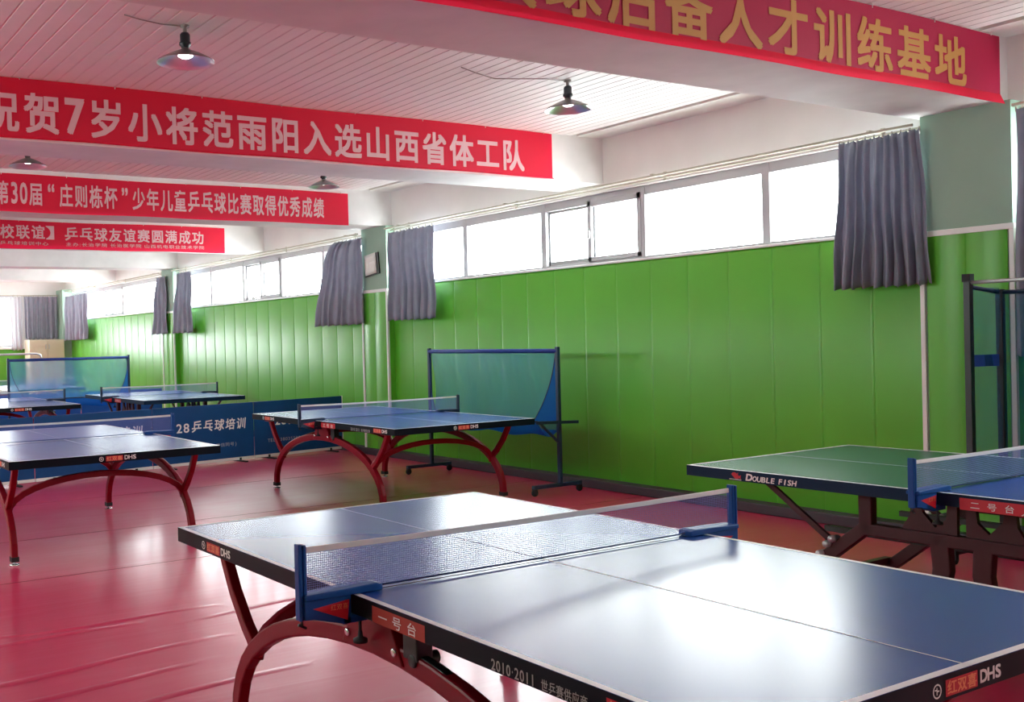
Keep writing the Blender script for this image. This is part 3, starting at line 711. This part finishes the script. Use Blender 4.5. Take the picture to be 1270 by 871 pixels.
# ------------------------------------------------------------------ banners on the beams
def banner(y, x0, x1, z0, z1, label, m, hem=0.0, ink=None, texts=()):
    t = thing('banner', label, 'banner', (0, y, 0), 0, 'red banners hung along the ceiling beams')
    b = MB(); n = 60; rows = []
    for j in range(9):
        v = j / 8; z = z0 + hem + (z1 - z0 - hem) * v
        rows.append([(x0 + (x1 - x0) * i / n, -0.004 - 0.002 * (0.5 + 0.5 * math.sin(i * 0.9 + 2.2 * math.sin(v * 3 + i * 0.13))) * (1 - abs(2 * v - 1)) ** 0.3, z - 0.004 * math.sin(i * 0.35) * (1 - v) - (0.006 * math.sin(i * 0.21 + 1) if v == 1 else 0)) for i in range(n + 1)])
    b.grid(rows); b.build('cloth', m, t)
    if hem:
        b = MB(); b.grid([[(x0 + (x1 - x0) * i / n, -0.004 - 0.03 * v, z0 + hem * (1 - v) - 0.004 * math.sin(i * 0.35)) for i in range(n + 1)] for v in (0, 0.5, 1)]); b.build('hem', M['hem'], t)
    for (s, xa, xb, za, h, bold) in texts: l = MB(); lettering(l, s, (xa, -0.0075, za), (1, 0, 0), (0, 0, 1), xb - xa, h, bold, 0, fill=0.86); l.build('lettering', ink, t)
    for i in range(0, 9):
        x = x0 + 0.1 + (x1 - x0 - 0.2) * i / 8; b = MB(); b.tube([(x, -0.004, z1 - 0.01), (x, -0.004, z1 + 0.012), (x, 0.0, z1 + 0.02)], 0.004, 5); b.build('tie', M['trimw'], t)
    return t
banner(3.675, 1.9, 7.25, 2.955, 3.405, 'crimson banner with gold lettering on the nearest beam, overhead at right', M['mag_ban'], 0.07, M['ink_gold'], [('乒乓球后备人才训练基地', 2.495, 6.87, 3.02, 0.315, 0.022)])
banner(7.405, 1.0, 6.72, 2.985, 3.415, 'long red banner with large pale lettering on the second beam from the camera', M['red_ban'], 0.018, M['ink_pink'], [('祝贺7岁小将范雨阳入选山西省体工队', 1.50, 6.39, 3.035, 0.285, 0.024)])
banner(11.175, 1.0, 6.73, 2.965, 3.365, 'red banner on the third beam, lettering with a word in quotation marks', M['red_ban'], 0.0, M['ink_pink'], [('第30届“庄则栋杯”少年儿童乒乓球比赛取得优秀成绩', 2.40, 6.385, 3.04, 0.25, 0.018)])
banner(14.905, 1.6, 6.70, 2.935, 3.33, 'red banner with two lines of lettering on the fourth beam, farthest banner', M['red_ban'], 0.0, M['ink_pink'],
       [('【高校联谊】', 2.93, 4.03, 3.075, 0.20, 0.018), ('乒乓球友谊赛圆满成功', 4.17, 6.36, 3.065, 0.20, 0.018), ('乒乓球培训中心', 3.26, 3.95, 2.985, 0.055, 0.006), ('主办:长治学院 长治医学院 山西机电职业技术学院', 4.19, 6.355, 2.985, 0.055, 0.006)])

# ------------------------------------------------------------------ ceiling lamps
def lamp(x, y, label, wire_pts):
    t = thing('pendant_lamp', label, 'lamp', (x, y, 0), 0, 'cone shade ceiling lamps')
    b = MB(); b.lathe([(0.0, 0.0), (0.028, 0.0), (0.028, -0.012), (0.012, -0.016), (0.012, -0.055), (0.0, -0.055)], (0, 0, ZC), 16); b.build('ceiling_rose', M['wire'], t)
    b = MB(); b.lathe([(0.0, 0.0), (0.022, 0.0), (0.03, -0.012), (0.03, -0.055), (0.036, -0.06), (0.036, -0.074), (0.024, -0.085), (0.024, -0.10), (0.0, -0.10)], (0, 0, ZC - 0.045), 18); b.build('lamp_holder', M['bakelite'], t)
    zt = ZC - 0.148
    b = MB(); b.lathe([(0.022, 0.02), (0.026, 0.0), (0.05, -0.007), (0.10, -0.028), (0.15, -0.055), (0.170, -0.067), (0.174, -0.073)], (0, 0, zt), 40); b.lathe([(0.171, -0.073), (0.166, -0.068), (0.147, -0.057), (0.098, -0.031), (0.05, -0.011), (0.02, -0.004)], (0, 0, zt), 40, 1); b.lathe([(0.174, -0.073), (0.1725, -0.076), (0.171, -0.073)], (0, 0, zt), 40, 1)
    b.build('shade', [M['shade_out'], M['shade_in']], t)
    b = MB(); b.lathe([(0.0, -0.050), (0.025, -0.047), (0.044, -0.036), (0.044, -0.026), (0.025, -0.012), (0.015, 0.0)], (0, 0, zt), 20); b.build('bulb', M['bulb'], t)
    b = MB(); b.tube([Vector(p) for p in wire_pts], 0.004, 6); b.build('wire', M['wire'], t)
    return t
z = ZC - 0.006
lamp(2.385, 5.80, 'cone-shaded lamp at upper left, before the second banner', [(0, 0, z), (-0.15, 0.0, z - 0.006), (-0.28, -0.02, z - 0.003), (-0.39, -0.05, z + 0.002)])
lamp(5.455, 5.82, 'cone-shaded lamp on a long wire near the window wall, before the second banner', [(0, 0, z), (-0.2, 0.01, z - 0.003), (-0.4, 0.06, z - 0.012), (-0.6, 0.12, z - 0.018), (-0.8, 0.08, z - 0.008), (-0.97, 0.03, z + 0.002)])
lamp(2.40, 9.70, 'lamp at the left edge between the second and third banners', [(0, 0, z), (-0.2, 0.05, z - 0.006), (-0.4, 0.1, z)])
lamp(5.63, 9.85, 'lamp near the wall above the right part of the third banner', [(0, 0, z), (-0.2, 0.05, z - 0.006), (-0.4, 0.1, z)])

# ------------------------------------------------------------------ curtains and rods
def curtain(label, top, bot, ztop, zbot, x=7.21, folds=7, amp=0.035, m='curtain', along='y', ease=1.0, rng=1, group='grey curtains'):
    """top/bot: (start, end) along the wall at the rod and at the hem"""
    R = random.Random(rng); ph = [R.uniform(-0.7, 0.7) for _ in range(folds * 2 + 4)]
    t = thing('curtain', label, 'curtain', (0, 0, 0), 0, group)
    rows = []; n = folds * 12; kz = 26
    for j in range(kz + 1):
        v = j / kz; e = v ** ease; z = ztop + (zbot - ztop) * v
        a = top[0] + (bot[0] - top[0]) * e; c = top[1] + (bot[1] - top[1]) * e; row = []
        for i in range(n + 1):
            u = i / n; q = u * folds; k = int(q)
            w = u + 0.018 * math.sin(2 * PI * q + ph[k] * 2) * (0.5 + 0.5 * v)
            d = amp * (0.55 + 0.45 * v) * (math.sin(2 * PI * q + ph[k] * (1 - v) * 1.3) + 0.35 * math.sin(4 * PI * q + 1.0 + ph[k + 1] + 2 * v)) + 0.012 * math.sin(9 * v + 5 * ph[k])
            pinch = 0.012 * abs(math.sin(PI * q * 2)) * max(0, 1 - 6 * v)
            s = a + (c - a) * w; zz = z - pinch + (0.012 * math.sin(2 * PI * q) if j == kz else 0)
            row.append((x + d, s, zz) if along == 'y' else (s, x + d, zz))
        rows.append(row)
    b = MB(); b.grid(rows); b.build('cloth', M[m], t, solid=0.004)
    for i in range(folds + 1):
        b = MB(); s = top[0] + (top[1] - top[0]) * i / folds; p = (x, s, ztop + 0.012) if along == 'y' else (s, x, ztop + 0.012)
        q = (p[0], p[1], ztop - 0.02); b.tube([p, q], 0.006, 6); b.build('hook', M['rod'], t)
    return t
curtain('grey curtain gathered beside the right pillar', (4.19, 4.79), (4.14, 4.87), 2.895, 1.80, folds=9, amp=0.042, rng=3)
curtain('grey curtain on the near side of the pillar with the papers', (10.05, 11.00), (10.01, 11.03), 2.87, 1.755, folds=7, amp=0.032, rng=5)
curtain('grey curtain on the far side of the papers pillar, its corner pulled aside', (11.64, 12.34), (11.67, 12.96), 2.87, 1.73, folds=7, amp=0.03, ease=0.45, rng=8)
curtain('narrow dark curtain just right of the third pillar', (17.58, 18.23), (17.57, 18.56), 2.86, 1.74, folds=4, amp=0.03, rng=11)
curtain('narrow dark curtain just left of the third pillar', (18.85, 19.34), (18.83, 19.66), 2.85, 1.74, folds=3, amp=0.03, rng=13)
curtain('pale-lit grey curtain on the window wall at the far corner', (23.95, 25.78), (23.95, 25.80), 2.80, 1.71, folds=6, amp=0.05, x=7.20, rng=17)
curtain('dark grey curtain on the end wall above the beige cabinet', (6.30, 7.12), (6.30, 7.12), 2.83, 1.765, folds=7, amp=0.035, x=26.22, along='x', rng=19)
curtain('thin pale curtain at the right edge of the end window', (5.93, 6.24), (5.95, 6.23), 2.83, 1.50, folds=3, amp=0.03, x=26.22, along='x', m='voile', rng=23)
curtain('dark curtain at the right edge of the picture, past the right pillar', (2.9, 3.555), (2.9, 3.585), 2.90, 1.30, folds=6, amp=0.03, rng=29)
rods = ['pale curtain rod past the right pillar', 'pale curtain rod above the nearest full window', 'pale curtain rod above the window beyond the papers pillar', 'pale curtain rod above the farthest side window']
for (a, c), lab in zip(BAYS, rods):
    t = thing('curtain_rod', lab, 'curtain rod', (7.23, a, 2.93), 0, 'curtain rods on the window wall')
    b = MB(); b.tube([(0, 0.03, 0), (0, c - a - 0.03, 0)], 0.011, 8); b.tube([(0.09, 0.03, -0.015), (0.09, c - a - 0.03, -0.015)], 0.008, 8); b.build('rod', M['rod'], t)
    for k in range(4):
        y = 0.35 + (c - a - 0.7) * k / 3; b = MB(); b.sweep([(-0.02, y, 0.012), (0.168, y, 0.012)], (0, 1, 0), 0.025, 0.012); b.sweep([(0.163, y, -0.03), (0.163, y, 0.05)], (0, 1, 0), 0.03, 0.01); b.build('bracket', M['rod'], t)
t = thing('curtain_rod', 'pale curtain rod above the end window', 'curtain rod', (5.0, 26.24, 2.852))
b = MB(); b.tube([(0, 0, 0), (2.14, 0, 0)], 0.011, 8); b.build('rod', M['rod'], t)
for k in range(3):
    b = MB(); b.sweep([(0.2 + 0.85 * k, 0, 0.01), (0.2 + 0.85 * k, 0.12, 0.01)], (1, 0, 0), 0.025, 0.012); b.build('bracket', M['rod'], t)

# ------------------------------------------------------------------ small things
t = thing('notice_clipboard', 'white paper sheets hung on a dark board on the pillar between two curtains', 'notice', (XC - 0.022, 11.50, 2.50))
t.rotation_euler = (math.radians(-6), 0, 0)
b = MB(); b.box(0, 0.02, -0.19, 0.15, -0.145, 0.135); b.build('board', M['black'], t)
b = MB()
b.grid([[(-0.004 - 0.01 * math.sin(PI * i / 5) * (1 - j / 5), -0.14 + 0.28 * i / 5, -0.13 + 0.27 * j / 5) for i in range(6)] for j in range(6)])
b.grid([[(-0.012 - 0.012 * math.sin(PI * i / 5) * (1 - j / 5), -0.13 + 0.17 * i / 5, -0.12 + 0.15 * j / 5) for i in range(6)] for j in range(6)])
b.build('paper', M['paper'], t, solid=0.001)

t = thing('cabinet', 'tall beige metal cabinet against the end wall under the dark curtain', 'cabinet', (6.72, 25.98, 0))
b = MB(); b.box(-0.44, 0.42, -0.24, 0.24, 0.05, 1.74); b.build('body', M['beige'], t, bevel=0.008)
for sx in (-1, 1):
    b = MB(); b.box(-0.43 if sx < 0 else 0.0, -0.005 if sx < 0 else 0.41, -0.258, -0.242, 0.09, 1.71); d = b.build('door', M['beige'], t, bevel=0.004)
    b = MB(); b.box(sx * 0.04 - 0.012 - 0.005, sx * 0.04 + 0.012 - 0.005, -0.275, -0.256, 1.50, 1.62); b.build('handle', M['steel'], d)
b = MB(); b.box(-0.43, 0.41, -0.22, 0.22, 0.0, 0.05); b.build('plinth', M['black'], t)

t = thing('tube_rack', 'grey bent tube frame standing behind the far catch net', 'rack', (4.65, 22.4, 0))
b = MB()
b.tube([(-1.0, 0, 0.02), (-1.0, 0, 1.30), (-0.97, 0, 1.38), (-0.90, 0, 1.41), (0.95, 0, 1.41), (1.04, 0, 1.38), (1.07, 0, 1.30), (1.07, 0, 0.02)], 0.022, 10); b.build('hoop', M['steel'], t)
b = MB(); b.tube([(-1.0, 0, 0.5), (1.07, 0, 0.5)], 0.016, 8); b.build('crossbar', M['steel'], t)
for X in (-1.0, 1.07):
    b = MB(); b.tube([(X, -0.3, 0.022), (X, 0.3, 0.022)], 0.022, 8); b.build('foot', M['steel'], t)

t = thing('side_table', 'small red-brown topped side table at the left edge behind the far catch net', 'table', (3.98, 18.5, 0))
b = MB(); b.box(-0.25, 0.25, -0.2, 0.2, 0.70, 0.74); b.build('top', M['brown'], t, bevel=0.004)
b = MB(); b.box(-0.24, 0.24, -0.19, 0.19, 0.745, 0.80); b.build('cloth', M['paper'], t)
for X in (-0.22, 0.22):
    for Y in (-0.17, 0.17):
        b = MB(); b.box(X - 0.018, X + 0.018, Y - 0.018, Y + 0.018, 0, 0.70); b.build('leg', M['steel'], t)

t = thing('rolled_mat', 'glossy black wrapped roll on the floor along the wall, under the right table', 'roll', (7.135, 4.16, 0))
b = MB(); pts = [(0.004 * math.sin(i * 1.7), -1.9 * i / 24, 0.057) for i in range(25)]; b.tube(pts, [0.052 + 0.003 * math.sin(i * 2.3) for i in range(25)], 18); b.build('wrapping', mat('black_plastic_wrap', (0.012, 0.013, 0.015), 0.16, spec=0.6, bump=0.3, bscale=14), t)
b = MB(); b.tube([(0, 0.006, 0.057), (0, 0.03, 0.057)], 0.03, 14); b.build('core', M['paper'], t)
